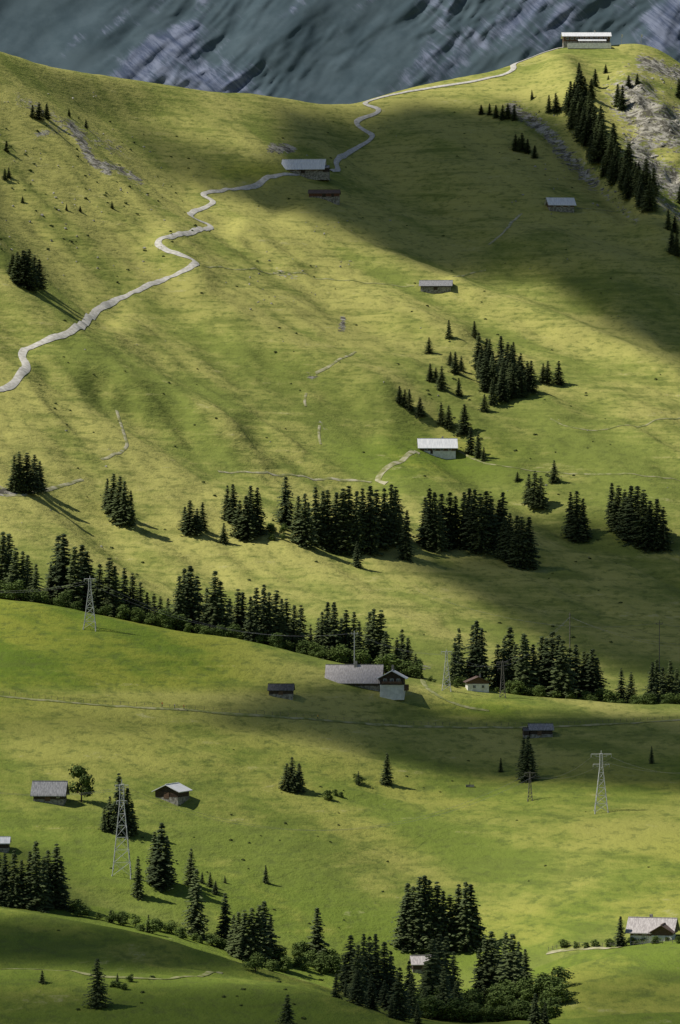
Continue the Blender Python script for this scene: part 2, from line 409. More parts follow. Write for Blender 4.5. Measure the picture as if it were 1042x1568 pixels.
def spruce_mesh(seed,wide=0.2,levels=26):
    r=random.Random(seed);V=[];F=[];A=[];MI=[]
    def quad(p,sh):
        b=len(V);V.extend(p);F.append((b,b+1,b+2,b+3));A.extend([sh]*4);MI.append(0)
    ns=7;hs=[0,0.3,0.65,0.97];rs=[0.016,0.012,0.007,0.002];base=[]
    for h,rr in zip(hs,rs):
        base.append(len(V))
        for i in range(ns):
            a=2*math.pi*i/ns;V.append((rr*math.cos(a),rr*math.sin(a),h));A.append(0.5)
    for k in range(3):
        for i in range(ns):
            F.append((base[k]+i,base[k]+(i+1)%ns,base[k+1]+(i+1)%ns,base[k+1]+i));MI.append(1)
    lop=[r.uniform(0.75,1.15) for _ in range(8)]
    for l in range(levels):
        t0=l/(levels-1)
        nb=int(9-4*t0);a0=r.uniform(0,6.28)
        for b in range(nb):
            t=min(1,max(0,t0+r.uniform(-.6,.6)/levels))
            h=0.05+0.93*t**0.95
            L=wide*((1-t)**0.78)*(0.78+0.27*min(1,t*6))+0.010
            a=a0+2*math.pi*b/nb+r.uniform(-.3,.3)
            Lb=L*r.uniform(0.62,1.25)*lop[int(a/0.785)%8]
            if r.random()<0.08: Lb*=0.4
            dr=r.uniform(0.25,0.65)*(1-0.6*t);ca,sa=math.cos(a),math.sin(a)
            ns_=5 if t<0.7 else 3
            for s in range(ns_):
                f=(s+0.7)/ns_;rad=Lb*f;z=h-dr*rad*(0.4+f*0.6)+0.12*Lb*max(0,f-0.75)*2
                sz=(0.030*(1-0.40*t))*(1.25-0.55*f)*r.uniform(0.8,1.25)
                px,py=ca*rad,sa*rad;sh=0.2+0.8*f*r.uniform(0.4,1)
                for side in(-1,1):
                    tx,ty=-sa*side,ca*side
                    fw=sz*1.1;wd=sz*r.uniform(1.0,1.7);dn=sz*r.uniform(0.3,1.0)
                    quad([(px-ca*fw*0.6,py-sa*fw*0.6,z+0.004),(px+ca*fw,py+sa*fw,z-dn*0.3),
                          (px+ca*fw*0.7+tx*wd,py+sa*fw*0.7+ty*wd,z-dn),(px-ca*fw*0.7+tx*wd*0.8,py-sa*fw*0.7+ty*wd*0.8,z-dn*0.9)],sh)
                if s>0 and s%2==0:
                    quad([(px-tx*sz*0.5,py-ty*sz*0.5,z),(px+tx*sz*0.5,py+ty*sz*0.5,z),
                      (px+tx*sz*0.3+ca*sz*.4,py+ty*sz*0.3+sa*sz*.4,z-sz*1.3),(px-tx*sz*0.3,py-ty*sz*0.3,z-sz*1.5)],sh*0.6)
    me=bpy.data.meshes.new('spruce_mesh');me.from_pydata(V,[],F)
    me.materials.append(M_needle);me.materials.append(M_bark)
    me.polygons.foreach_set('material_index',MI)
    at=me.attributes.new('shade','FLOAT','POINT');at.data.foreach_set('value',A)
    me.update();return me
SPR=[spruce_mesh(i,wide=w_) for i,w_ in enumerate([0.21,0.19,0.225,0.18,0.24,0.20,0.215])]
def leafy_mesh(seed,lumps=9,leaves=1300,tree=True):
    r=random.Random(seed);V=[];F=[];A=[];MI=[]
    def tube(p,q,r0,r1):
        p=Vector(p);q=Vector(q);d=(q-p).normalized();a=d.orthogonal().normalized();c=d.cross(a);b=len(V)
        for pt,rr in((p,r0),(q,r1)):
            for i in range(6):
                an=i*math.pi/3;V.append(tuple(pt+(a*math.cos(an)+c*math.sin(an))*rr));A.append(.3)
        for i in range(6):F.append((b+i,b+(i+1)%6,b+6+(i+1)%6,b+6+i));MI.append(1)
    Ls=[]
    zlo=0.30 if tree else 0.18
    for i in range(lumps):
        a=r.uniform(0,6.28);rr=r.uniform(0.05,0.27);z=r.uniform(zlo,0.82)
        k=1-abs(z-0.5)*0.8
        Ls.append((rr*k*math.cos(a),rr*k*math.sin(a),z,r.uniform(0.12,0.2)))
    tube((0,0,0),(0,0,0.35),0.025,0.018)
    for L in Ls[:6]: tube((0,0,0.2),(L[0],L[1],L[2]),0.014,0.005)
    for i in range(leaves):
        L=r.choice(Ls);d=Vector((r.gauss(0,1),r.gauss(0,1),r.gauss(0,1))).normalized()
        rad=L[3]*r.uniform(0.55,1.08);c=Vector(L[:3])+d*rad
        if c.z<0.02: continue
        n=(d+Vector((r.gauss(0,.5),r.gauss(0,.5),r.gauss(0,.5)))).normalized();a=n.orthogonal().normalized();b=n.cross(a)
        s=r.uniform(0.014,0.030);bb=len(V)
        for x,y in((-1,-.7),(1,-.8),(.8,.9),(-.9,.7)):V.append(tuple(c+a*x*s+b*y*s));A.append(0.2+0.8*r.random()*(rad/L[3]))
        F.append((bb,bb+1,bb+2,bb+3));MI.append(0)
    me=bpy.data.meshes.new('leafy_mesh');me.from_pydata(V,[],F);me.materials.append(M_leaf);me.materials.append(M_bark)
    me.polygons.foreach_set('material_index',MI);at=me.attributes.new('shade','FLOAT','POINT');at.data.foreach_set('value',A);me.update();return me
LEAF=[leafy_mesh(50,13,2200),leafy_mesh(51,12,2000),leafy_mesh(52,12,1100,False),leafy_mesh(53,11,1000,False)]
def empty(name,loc):
    e=bpy.data.objects.new(name,None);e.location=loc;e.empty_display_size=2;COL.objects.link(e);return e
def put(name,me,x,y,h,wscale=1.0,parent=None,sink=0.3):
    o=bpy.data.objects.new(name,me);COL.objects.link(o)
    z=float(H(x,y))-sink
    o.location=(x,y,z);s=h+sink;o.scale=(s*wscale,s*wscale,s);o.rotation_euler=(random.uniform(-.02,.02),random.uniform(-.02,.02),random.uniform(0,6.28))
    if parent: o.parent=parent;o.location=(x-parent.location.x,y-parent.location.y,z-parent.location.z)
    return o
def locate(u,vt,vb,d):
    if d is None:
        x,y,z=ground(u,vb);h=(vb-vt)*K*y
    else:
        y=d;x=(u-UC)*K*d;z=float(H(x,y));h=(VC-vt)*K*d-z
    return x,y,max(h,1.0)
def spruces(lst,d=None,grove=False,ws=1.12):
    par=None
    for i,t in enumerate(lst):
        u,vt,vb=t[:3];dd=t[3] if len(t)>3 else d
        x,y,h=locate(u,vt,vb,dd)
        if grove and par is None: par=empty('spruce_grove',(x,y,float(H(x,y))))
        k=ws*random.uniform(0.85,1.2)
        if h<9: k*=1.1
        put('spruce_%d'%(i+1) if grove else 'spruce_tree',random.choice(SPR),x,y,h,k,par)
def fill(poly,n,hpx,jit=0.25,mind=7):
    us=[p[0] for p in poly];vs=[p[1] for p in poly];o=[];tries=0
    while len(o)<n and tries<4000:
        tries+=1
        u=random.uniform(min(us),max(us));v=random.uniform(min(vs),max(vs))
        if poly_sd(np.array([u]),np.array([v]),poly)[0]<0: continue
        if any(abs(u-a[0])<mind and abs(v-a[2])<mind*0.6 for a in o): continue
        o.append((u,v-hpx*random.uniform(1-jit,1+jit),v))
    return o
# upper right forest strip
spruces([(887,95,125),(896,118,152),(880,125,165),(868,140,168),(852,142,172),(841,145,172),(906,120,150),(912,105,132),(928,98,112),(946,128,162),(953,130,168),(963,115,134),(976,112,128),(932,115,122)],grove=True,ws=1.4)
spruces(fill([(868,165),(892,150),(925,215),(975,270),(1003,300),(1003,326),(985,322),(950,296),(915,262),(880,205)],80,38,mind=4),grove=True,ws=1.45)
spruces([(737,160,175),(750,158,176),(760,160,180),(770,160,183),(778,158,182),(788,160,184)],grove=True,ws=1.5)
spruces([(790,205,230),(800,203,232),(808,212,234),(819,222,242),(795,210,231)],grove=True,ws=1.5)
spruces([(815,137,152),(826,168,172)],d=None)
spruces([(1030,350,388),(1037,355,392),(1024,320,352),(1033,330,356),(1041,285,312),(1040,120,150),(1010,170,172)],ws=1.3)
spruces([(50,160,180),(60,156,183),(72,158,182),(106,166,178),(132,182,196),(121,178,182),(14,256,272),(8,258,275),(102,312,322),(123,315,324),(172,308,319),(10,215,232),(35,300,310)],ws=1.5)
spruces([(20,388,424),(27,384,434),(36,382,440),(45,380,444),(54,390,442),(61,396,441),(40,384,428),(30,390,418)],grove=True,ws=1.5)
spruces([(657,516,541),(688,489,518),(727,491,517),(698,538,572),(703,578,606),(707,545,568),(659,556,583),(677,560,596),(712,618,665),(721,655,695),(742,603,630),(741,684,705),(732,660,700),(668,562,585),(690,538,560)],ws=1.4)
spruces([(612,590,618),(620,595,622),(627,595,628),(644,608,638)],grove=True,ws=1.4)
spruces([(676,616,650),(688,620,656)],grove=True,ws=1.4)
spruces(fill([(728,560),(790,560),(815,590),(815,616),(760,620),(735,605)],22,50,0.15),grove=True,ws=1.3)
spruces([(735,540,572),(745,538,575),(768,535,575),(785,538,578),(798,540,580),(808,552,600),(755,580,620)],grove=True,ws=1.3)
spruces([(832,556,586),(839,552,588),(856,552,588)],grove=True,ws=1.35)
spruces([(793,722,736),(849,704,738)],ws=1.4)
spruces([(810,725,770),(819,720,777),(828,728,778)],grove=True,ws=1.2)
spruces([(874,752,822),(883,750,828),(893,762,828)],grove=True)
spruces([(938,738,800),(948,742,810),(957,748,818),(966,742,825),(975,742,832),(985,748,838),(996,765,842),(1006,762,842),(1016,775,842),(962,760,805)],grove=True,ws=1.25)
spruces([(22,696,752),(30,690,752),(42,692,755),(53,695,752),(62,705,752)],grove=True,ws=1.3)
spruces([(165,732,778),(173,724,788),(183,728,800),(192,735,805),(200,750,804)],grove=True,ws=1.2)
spruces([(284,775,812),(292,765,818),(302,778,815),(310,768,812)],grove=True,ws=1.4)
spruces([(343,800,832),(438,728,805)],ws=1.2)
spruces([(349,742,795),(358,740,800),(368,765,822),(378,758,826),(384,742,820),(394,745,818)],grove=True,ws=1.2)
spruces([(458,758,830),(468,754,838),(485,744,836),(494,750,836),(503,748,840),(514,752,845),(524,746,846),(534,742,846),(545,750,848),(556,746,842),(566,742,846),(576,748,838),(590,746,832),(600,740,828),(607,744,820),(472,770,820),(520,770,830),(555,765,825)],grove=True,ws=1.2)
spruces([(622,780,856),(612,785,838),(547,828,868)])
spruces([(652,760,835),(660,746,842),(668,752,843),(676,754,838),(690,752,838),(698,758,835)],grove=True,ws=1.2)
spruces([(712,752,832),(718,746,838),(726,748,842),(736,754,845),(745,750,842),(752,758,838),(764,764,836),(771,752,838)],grove=True,ws=1.2)
spruces([(772,790,855),(781,784,862),(790,788,866),(800,790,870),(810,790,870)],grove=True,ws=1.2)
# gully row behind the near hill
L=[(4,812,0),(14,815,0),(24,838,0),(36,842,0),(44,848,0),(56,862,0),(78,862,0),(90,818,0),(99,815,0),(114,835,0),(125,832,0),(134,842,0),(152,862,0),(168,852,0),(178,865,0),(190,868,0),(203,876,0),(214,890,0)]
spruces([(a,b,0,random.uniform(1448,1478)) for a,b,c in L],grove=True)
L=[(226,906),(236,908),(246,912),(258,915),(276,880),(284,868),(292,864),(302,880),(318,898),(328,872),(338,888),(352,915),(364,900),(372,905),(385,912),(394,898),(404,893),(414,905),(422,902),(432,915),(440,915),(450,925),(460,925),(476,955),(488,945)]
spruces([(a,b,0,random.uniform(1446,1474)) for a,b in L],grove=True)
L=[(494,935),(502,920),(512,920),(522,945),(532,932),(541,935),(550,950),(566,935),(574,930),(582,932),(592,965),(609,975),(617,962),(626,975),(636,1000)]
spruces([(a,b,0,random.uniform(1452,1478)) for a,b in L],grove=True)
spruces([(697,975,0,1456),(704,960,0,1460),(726,955,0,1464),(732,948,0,1460),(739,960,0,1458)],ws=.95)
L=[(762,985),(772,975),(781,958),(790,985),(800,968),(806,970),(818,985),(829,972),(838,975),(846,965),(854,970),(862,978),(872,990),(884,985),(893,995),(901,998),(908,992),(915,1005),(952,1022),(966,1028),(998,1012),(1005,1008),(1016,1020),(1028,1010),(1036,1022),(1046,1015)]
spruces([(a,b,0,random.uniform(1452,1474)) for a,b in L],grove=True)
# near meadow
spruces([(593,1152,1201),(549,1180,1202),(767,1160,1182),(998,1142,1169),(212,1310,1374),(292,1298,1356),(407,1324,1352),(300,1328,1432),(345,1366,1444),(330,1348,1369),(322,1335,1358),(345,1340,1352),(310,1335,1352),(486,1388,1472),(150,1466,1542),(228,1400,1428),(170,1393,1413),(950,1402,1450),(820,1520,1572),(65,1485,1505),(180,1490,1504),(440,1522,1572),(835,1535,1572)])
spruces([(802,1128,1192),(808,1126,1196),(813,1138,1192)],grove=True)
spruces([(439,1168,1210),(448,1158,1212),(458,1168,1210)],grove=True,ws=1.3)
spruces([(168,1218,1270),(182,1182,1276),(195,1205,1276),(203,1225,1274),(160,1235,1272)],grove=True)
spruces([(236,1272,1352),(246,1258,1358),(256,1278,1354)],grove=True,ws=1.05)
spruces([(-6,1290,1385),(8,1305,1388),(22,1300,1390),(34,1315,1390),(46,1302,1392),(56,1286,1394),(66,1310,1390),(76,1300,1388),(85,1290,1388),(94,1318,1388)],grove=True)
spruces([(358,1400,1462),(366,1395,1466),(376,1392,1472),(387,1388,1474),(397,1384,1475),(405,1378,1470),(414,1400,1468)],grove=True)
spruces([(618,1372,1448),(625,1350,1452),(634,1355,1455),(643,1340,1456),(652,1338,1456),(660,1345,1455),(670,1348,1455),(678,1362,1452),(690,1368,1452),(702,1352,1452),(712,1348,1455),(722,1352,1452),(730,1385,1450)],grove=True)
L=[(528,1462),(538,1430),(548,1445),(556,1428),(566,1432),(577,1428),(588,1440),(600,1455),(628,1470),(652,1470),(662,1436),(672,1428),(682,1432),(694,1455),(735,1450),(744,1430),(754,1424),(764,1440),(774,1426),(784,1428),(794,1440),(806,1452)]
spruces([(a,b,0,random.uniform(1015,1050)) for a,b in L],grove=True)
L=[(515,1490),(530,1500),(548,1485),(570,1490),(590,1500),(612,1480),(630,1490),(650,1510),(680,1480),(700,1500),(560,1520),(600,1530),(524,1530),(545,1540),(620,1520),(640,1535)]
spruces([(a,b,0,random.uniform(950,1000)) for a,b in L],grove=True)
for u,vt,vb,ws in[(125,1170,1228,0.95),(982,1402,1440,1.1),(1000,1412,1440,1.0),(638,1008,1038,1.0)]:
    x,y,h=locate(u,vt,vb,None);put('broadleaf_tree',LEAF[random.randint(0,1)],x,y,h,ws)
def shrubs(lst,hpx,d=None,ws=1.6):
    par=None
    for i,(u,v) in enumerate(lst):
        if d is None: x,y,z=ground(u,v)
        else: y=d+random.uniform(-8,8);x=(u-UC)*K*y
        h=hpx*K*y*random.uniform(0.6,1.3)
        if par is None: par=empty('shrub_thicket',(x,y,float(H(x,y))))
        put('shrub_%d'%(i+1),random.choice(LEAF[2:]),x,y,h,ws*random.uniform(0.8,1.3),par)
def along(pts,n,j=4):
    s=spline(pts,20);return [(s[int(i*(len(s)-1)/n)][0]+random.uniform(-j,j),s[int(i*(len(s)-1)/n)][1]+random.uniform(-j*.5,j*.5)) for i in range(n+1)]
shrubs(along([(0,905),(200,920),(330,950),(480,990),(640,1030)],60,6),28,1446)
shrubs(along([(700,1040),(860,1050),(1040,1060)],30,8),22,1450)
shrubs(along([(110,1400),(230,1425),(350,1455),(430,1478),(520,1490)],34,8),20)
shrubs([(random.uniform(630,850),random.uniform(1510,1568)) for _ in range(52)],32,985)
shrubs([(random.uniform(640,860),0) for _ in range(30)],34,1010)
shrubs([(random.uniform(380,520),random.uniform(1465,1490)) for _ in range(22)],26)
shrubs(along([(860,1452),(925,1450),(955,1446),(1040,1442)],16,5),12)
shrubs([(random.uniform(150,210),random.uniform(1500,1545)) for _ in range(6)],12)
shrubs([(random.uniform(410,450),random.uniform(805,830)) for _ in range(10)],12)
shrubs([(515,1218),(524,1221),(548,1200),(505,1225)],14)
shrubs([(random.uniform(630,700),random.uniform(1018,1030)) for _ in range(8)],10,1440)
def merged(name,centres,maker,mat):
    V=[];F=[];n=0
    for c in centres:
        v,f=maker(c);V.append(v);F.append(f+n);n+=len(v)
    return mesh_np(name,np.concatenate(V),np.concatenate(F),mat,smooth=False)
def tuft(c):
    x,y,z,s=c;m=36
    d=rng.normal(size=(m,3));d/=np.linalg.norm(d,axis=1)[:,None];d[:,2]=np.abs(d[:,2])*0.75
    ctr=np.array([x,y,z])+d*s*np.array([1,1,0.8])*rng.uniform(0.5,1.1,(m,1))
    a=rng.normal(size=(m,3));a/=np.linalg.norm(a,axis=1)[:,None];b=np.cross(a,d);b/=np.linalg.norm(b,axis=1)[:,None]+1e-6
    q=s*0.28
    v=np.stack([ctr-a*q-b*q,ctr+a*q-b*q,ctr+a*q+b*q,ctr-a*q+b*q],1).reshape(-1,3)
    return v,np.arange(m*4).reshape(m,4)
M_low=simple('dwarf_shrub_foliage',(0.060,0.080,0.024),(0.11,0.14,0.038),0.3)
def scatter(regs):
    o=[]
    for (u0,u1,v0,v1,n,s0,s1) in regs:
        for _ in range(n):
            u=random.uniform(u0,u1);v=random.uniform(v0,v1)
            if vn(np.array([u/45.]),np.array([v/25.]),88)[0]<0.42: continue
            x,y,z=ground(u,v);o.append((x,y,z,random.uniform(s0,s1)))
    return o
merged('dwarf_shrubs',scatter([(0,1042,170,900,240,0.4,0.9),(0,300,200,400,70,0.5,1.2),(640,900,540,740,40,0.5,1.2),(0,1042,1120,1450,40,0.25,0.5),(120,600,1200,1440,30,0.3,0.6),(540,1042,740,1000,50,0.4,0.9),(100,500,1480,1560,30,0.3,0.7)]),tuft,M_low)
def rock(c):
    x,y,z,s=c
    t=(1+5**.5)/2
    b=np.array([(-1,t,0),(1,t,0),(-1,-t,0),(1,-t,0),(0,-1,t),(0,1,t),(0,-1,-t),(0,1,-t),(t,0,-1),(t,0,1),(-t,0,-1),(-t,0,1)])/1.9
    b=b*rng.uniform(0.6,1.3,(12,1))*s*rng.uniform(0.6,1.3,(1,3))
    f=np.array([(0,11,5),(0,5,1),(0,1,7),(0,7,10),(0,10,11),(1,5,9),(5,11,4),(11,10,2),(10,7,6),(7,1,8),(3,9,4),(3,4,2),(3,2,6),(3,6,8),(3,8,9),(4,9,5),(2,4,11),(6,2,10),(8,6,7),(9,8,1)])
    return b+np.array([x,y,z+0.2*s]),f
M_rock=simple('limestone',(0.22,0.21,0.18),(0.42,0.40,0.36),0.8,0.9)
merged('scattered_boulders',scatter([(0,260,140,420,130,0.25,0.8),(380,560,330,480,50,0.3,0.7),(960,1042,90,320,60,0.4,1.4),(0,1042,200,860,90,0.25,0.6),(780,960,160,330,50,0.3,1.0)]),rock,M_rock)

# ------------------------------------------------------------------ buildings
def wood(name,a,b): return simple(name,a,b,1.0,0.85,0.02,(1.2,1.2,9))
W_dark=wood('dark_timber',(0.035,0.026,0.02),(0.085,0.065,0.05))
W_brown=wood('brown_timber',(0.09,0.055,0.035),(0.17,0.11,0.075))
W_red=wood('reddish_timber',(0.10,0.045,0.03),(0.16,0.08,0.055))
P_white=simple('white_render',(0.62,0.61,0.57),(0.78,0.77,0.73),0.8)
St=simple('stone_wall',(0.14,0.13,0.11),(0.36,0.34,0.30),1.2,0.9,0.05)
R_white=simple('pale_metal_roof',(0.58,0.59,0.60),(0.78,0.78,0.78),0.6,0.5,0,(6,0.5,0.5))
R_grey=simple('weathered_shingle_roof',(0.16,0.16,0.17),(0.30,0.30,0.31),0.9,0.8,0.03,(5,1,1))
R_pink=simple('pale_shingle_roof',(0.34,0.31,0.30),(0.52,0.48,0.46),0.8,0.8,0.03,(4,1,1))
R_brown=simple('brown_roof',(0.09,0.065,0.055),(0.17,0.12,0.10),0.9,0.8,0.03,(5,1,1))
R_dark=simple('dark_roof',(0.06,0.06,0.062),(0.13,0.13,0.13),0.9,0.8,0.03,(5,1,1))
Glass=simple('window_glass',(0.02,0.025,0.03),(0.05,0.06,0.07),1,0.15)
Trim=simple('white_trim',(0.6,0.6,0.58),(0.75,0.75,0.72),2)
Wire=simple('cable_steel',(0.16,0.16,0.17),(0.24,0.24,0.25),1,0.5)
Steel=simple('galvanised_steel',(0.36,0.37,0.37),(0.50,0.51,0.51),2,0.5)
Pole=simple('weathered_pole',(0.09,0.085,0.075),(0.17,0.16,0.14),2,0.8)
BOXF=[(0,3,2,1),(4,5,6,7),(0,1,5,4),(1,2,6,5),(2,3,7,6),(3,0,4,7)]
def part(name,V,F,mat,par):
    me=bpy.data.meshes.new(name);me.from_pydata(V,[],F);me.materials.append(mat);me.update()
    o=bpy.data.objects.new(name,me);COL.objects.link(o);o.parent=par;return o
def box(name,x0,x1,y0,y1,z0,z1,mat,par):
    return part(name,[(x0,y0,z0),(x1,y0,z0),(x1,y1,z0),(x0,y1,z0),(x0,y0,z1),(x1,y0,z1),(x1,y1,z1),(x0,y1,z1)],BOXF,mat,par)
def gable(par,pre,ox,oy,w,d,h,rh,wall,roof,base=0.8,ov=0.7,basemat=None,z0=0.0,th=0.22):
    """ridge along local x; gable ends at +-x"""
    x0,x1,y0,y1=ox-w/2,ox+w/2,oy-d/2,oy+d/2
    if base>0: box(pre+'foundation',x0-.06,x1+.06,y0-.06,y1+.06,z0-4,z0+base,basemat or St,par)
    b=z0+base
    part(pre+'walls',[(x0,y0,b),(x1,y0,b),(x1,y1,b),(x0,y1,b),(x0,y0,z0+h),(x1,y0,z0+h),(x1,y1,z0+h),(x0,y1,z0+h),(x0,oy,z0+h+rh),(x1,oy,z0+h+rh)],
      [(0,1,5,4),(2,3,7,6),(1,2,6,9,5),(3,0,4,8,7),(4,5,9,8),(6,7,8,9),(0,3,2,1)],wall,par)
    sl=rh/(d/2);e=z0+h-ov*sl
    for s,nm in((-1,'roof_front'),(1,'roof_back')):
        ye=oy+s*(d/2+ov);g=0.03
        V=[(x0-ov,ye,e+g),(x1+ov,ye,e+g),(x1+ov,oy,z0+h+rh+g),(x0-ov,oy,z0+h+rh+g)]
        V+=[(x,y,z+th) for x,y,z in V]
        F=BOXF if s<0 else [tuple(reversed(f)) for f in BOXF]
        part(pre+nm,V,F,roof,par)
    box(pre+'ridge_cap',x0-ov,x1+ov,oy-.2,oy+.2,z0+h+rh+th+.03,z0+h+rh+th+.13,roof,par)
def win(par,pre,face,a,z,w,h,pos,shutter=None):
    def bx(n,a0,a1,z0,z1,p0,p1,m):
        if face=='f': box(n,a0,a1,pos-p1,pos-p0,z0,z1,m,par)
        elif face=='r': box(n,pos+p0,pos+p1,a0,a1,z0,z1,m,par)
        else: box(n,pos-p1,pos-p0,a0,a1,z0,z1,m,par)
    bx(pre+'frame',a-w/2-.12,a+w/2+.12,z-.12,z+h+.12,0.0,.05,Trim)
    bx(pre+'pane',a-w/2,a+w/2,z,z+h,.055,.08,Glass)
    bx(pre+'mullion',a-.04,a+.04,z,z+h,.083,.10,Trim)
def site(name,u,v,yaw=0,dz=0.0):
    x,y,z=ground(u,v);e=empty(name,(x,y,z+dz));e.rotation_euler=(0,0,math.radians(yaw));return e,K*y
# 1 hilltop restaurant
e,m=site('mountain_restaurant',898,67,0,0.5)
gable(e,'main_',0,0,71*m,11,4.6,2.6,W_brown,R_white,base=1.2,ov=1.0,basemat=St)
gable(e,'annex_',8*m,-6.5,40*m,6,2.6,1.0,St,R_white,base=0.5,ov=.6,z0=-1.5)
for i in range(9): win(e,'win%d_'%i,'f',-12+i*3.0,2.4,1.5,1.2,-5.5)
box('terrace_wall',-30*m,36*m,-13.5,-12.9,-4,-0.6,P_white,e)
box('terrace_floor',-30*m,36*m,-12.9,-9.6,-4,-0.9,St,e)
for i in range(14): box('rail_post_%d'%i,-30*m+i*1.8,-30*m+i*1.8+.1,-13.3,-13.2,-0.6,.5,Steel,e)
box('chimney',5,6,1,2,5,9,St,e)
for i,(u,v) in enumerate([(952,64),(982,62)]):
    x,y,z=ground(u,v)
    ee=empty('flagpole',(x,y,z));box('pole',-.12,.12,-.12,.12,-1,6.5,Steel,ee);box('banner',.12,.9,-.03,.03,4.4,6.2,P_white,ee)
# 2 alp barn
e,m=site('alpine_barn',466,266,-6)
gable(e,'',0,0,60*m,12,2.8,5.0,W_brown,R_white,base=1.2,ov=1.4)
for i in range(5): win(e,'w%d_'%i,'f',-8+i*4,1.5,1.1,.7,-6)
box('door',-1.2,1.2,-6.14,-6.08,-.3,2.0,W_dark,e)
gable(e,'lean_',34.8*m,-3,9*m,6,2.6,1.4,W_dark,R_grey,base=.4,ov=.3)
# 3
e,m=site('long_red_barn',497,303,-3)
gable(e,'',0,0,46*m,7,2.3,1.9,W_red,R_brown,base=.5,ov=.6)
box('door',-1,1,-3.62,-3.56,.1,2.0,W_dark,e); box('door_2',4,5.4,-3.62,-3.56,.1,2.0,W_dark,e)
# 4
e,m=site('herdsman_hut',858,320,10)
gable(e,'',0,0,38*m,9,2.4,3.6,W_brown,R_white,base=0.8,ov=1.1)
for i in range(3): win(e,'w%d_'%i,'f',-4+i*4,1.1,1,.7,-4.5)
# 5
e,m=site('stone_barn',668,444,-4)
gable(e,'',0,0,46*m,8,2.2,2.6,W_dark,R_grey,base=1.2,ov=.9)
box('door',-1,1,-4.15,-4.08,-.2,1.9,W_dark,e)
# 6
e,m=site('white_roofed_house',670,694,2)
gable(e,'',0,0,54*m,9,2.9,3.6,W_brown,R_white,base=1.0,ov=1.1,basemat=P_white)
for i in range(4): win(e,'w%d_'%i,'f',-5.4+i*3.6,1.3,1.1,.9,-4.5)
box('door',-3.4,-2.3,-4.65,-4.58,-.3,1.2,W_dark,e);box('chimney',2,2.8,.5,1.3,5,7.6,St,e)
# 7 farmhouse
e,m=site('farmhouse',560,1052,-4)
gable(e,'barn_',-18*m,4,78*m,11,2.2,4.9,W_dark,R_pink,base=.5,ov=1.2)
box('chimney',-4,-3,3,4,6,8.6,St,e)
def fgable(par,pre,ox,oy,w,d,h,rh,wall,roof,**k):
    s=bpy.data.objects.new(pre+'wing',None);COL.objects.link(s);s.parent=par;s.location=(ox,oy,0);s.rotation_euler=(0,0,math.radians(90))
    gable(s,pre,0,0,d,w,h,rh,wall,roof,**k);return s
s=fgable(e,'chalet_',42*m,-1.5,36*m,9,3.4,2.1,W_dark,R_white,base=1.0,ov=1.1,basemat=P_white)
for i,a in enumerate((-2.2,0,2.2)): win(s,'w%d_'%i,'l',a,2.0,.9,.9,-4.5,None)
box('balcony',-4.6-1.1,-4.56,-3.4,3.4,1.45,1.6,W_brown,s)
box('balcony_rail',-5.7,-5.62,-3.4,3.4,1.6,2.2,W_brown,s)
box('chimney_b',1,1.8,-.4,.4,5,7.4,St,s)
box('stacked_timber',60*m,67*m,-4,-2,-1,1.0,W_brown,e)
# 8 white hut
e,m=site('white_cottage',731,1057,6)
s=fgable(e,'',0,0,32*m,6,3.0,1.5,W_brown,R_brown,base=2.3,ov=.8,basemat=P_white)
for i,a in enumerate((-1.6,1.4)): win(s,'w%d_'%i,'l',a,.9,.8,.9,-3.08)
box('chimney',.8,1.3,.2,.7,3.5,5.6,St,e)
# 9
e,m=site('timber_shed',431,1064,-3)
gable(e,'',0,0,36*m,5.5,1.7,1.7,W_dark,R_dark,base=.4,ov=.5);box('door',-.7,.7,-2.85,-2.8,.1,1.6,W_brown,e)
# 10
e,m=site('timber_shed',825,1126,4)
gable(e,'',3*m,0,34*m,5.5,2.0,1.6,W_dark,R_grey,base=.5,ov=.5);gable(e,'lean_',-20*m,-1,8*m,4,1.6,.8,W_dark,R_dark,base=.2,ov=.2);box('door',-.7,.7,-2.85,-2.8,.1,1.7,W_brown,e)
# 11
e,m=site('hay_barn',77,1226,-5)
gable(e,'',0,0,46*m,6.5,2.2,3.2,W_dark,R_grey,base=.6,ov=.8);box('door',-1,.6,-3.36,-3.3,.1,2.0,W_brown,e);win(e,'w_','f',2.8,1.1,.6,.6,-3.25)
# 12
e,m=site('log_barn',264,1222,-22)
s=fgable(e,'',0,0,38*m,8,2.3,1.7,W_dark,R_white,base=.5,ov=.8)
box('door',-4.14,-4.08,-.8,.8,.1,2.0,W_brown,s)
for i in range(4): box('log_%d'%i,-4.07,-4.0,-3.5,3.5,.7+i*.4,.78+i*.4,W_brown,s)
# 13
e,m=site('chalet',1000,1441,-14)
gable(e,'',0,0,62*m,8,3.2,2.8,W_brown,R_pink,base=1.8,ov=1.2,basemat=P_white)
s=fgable(e,'front_',20*m,-4,30*m,5,3.2,1.6,W_brown,R_brown,base=2.2,ov=.8,basemat=P_white)
for i,a in enumerate((-1.3,1.3)): win(s,'w%d_'%i,'l',a,.8,.8,.9,-2.6)
for i in range(2): win(e,'v%d_'%i,'f',-4+i*2.4,2.1,.9,.8,-4)
box('chimney',-1,-.2,.6,1.4,4,7,St,e)
# 14
e,m=site('valley_hut',648,1486,6)
gable(e,'',0,0,34*m,5,2.0,1.8,W_dark,R_pink,base=.5,ov=.5);box('door',-.6,.6,-2.62,-2.56,.1,1.7,W_brown,e)
e,m=site('roadside_cabin',2,1300,0)
gable(e,'',0,0,24*m,5,1.8,1.3,W_dark,R_white,base=.4,ov=.5)

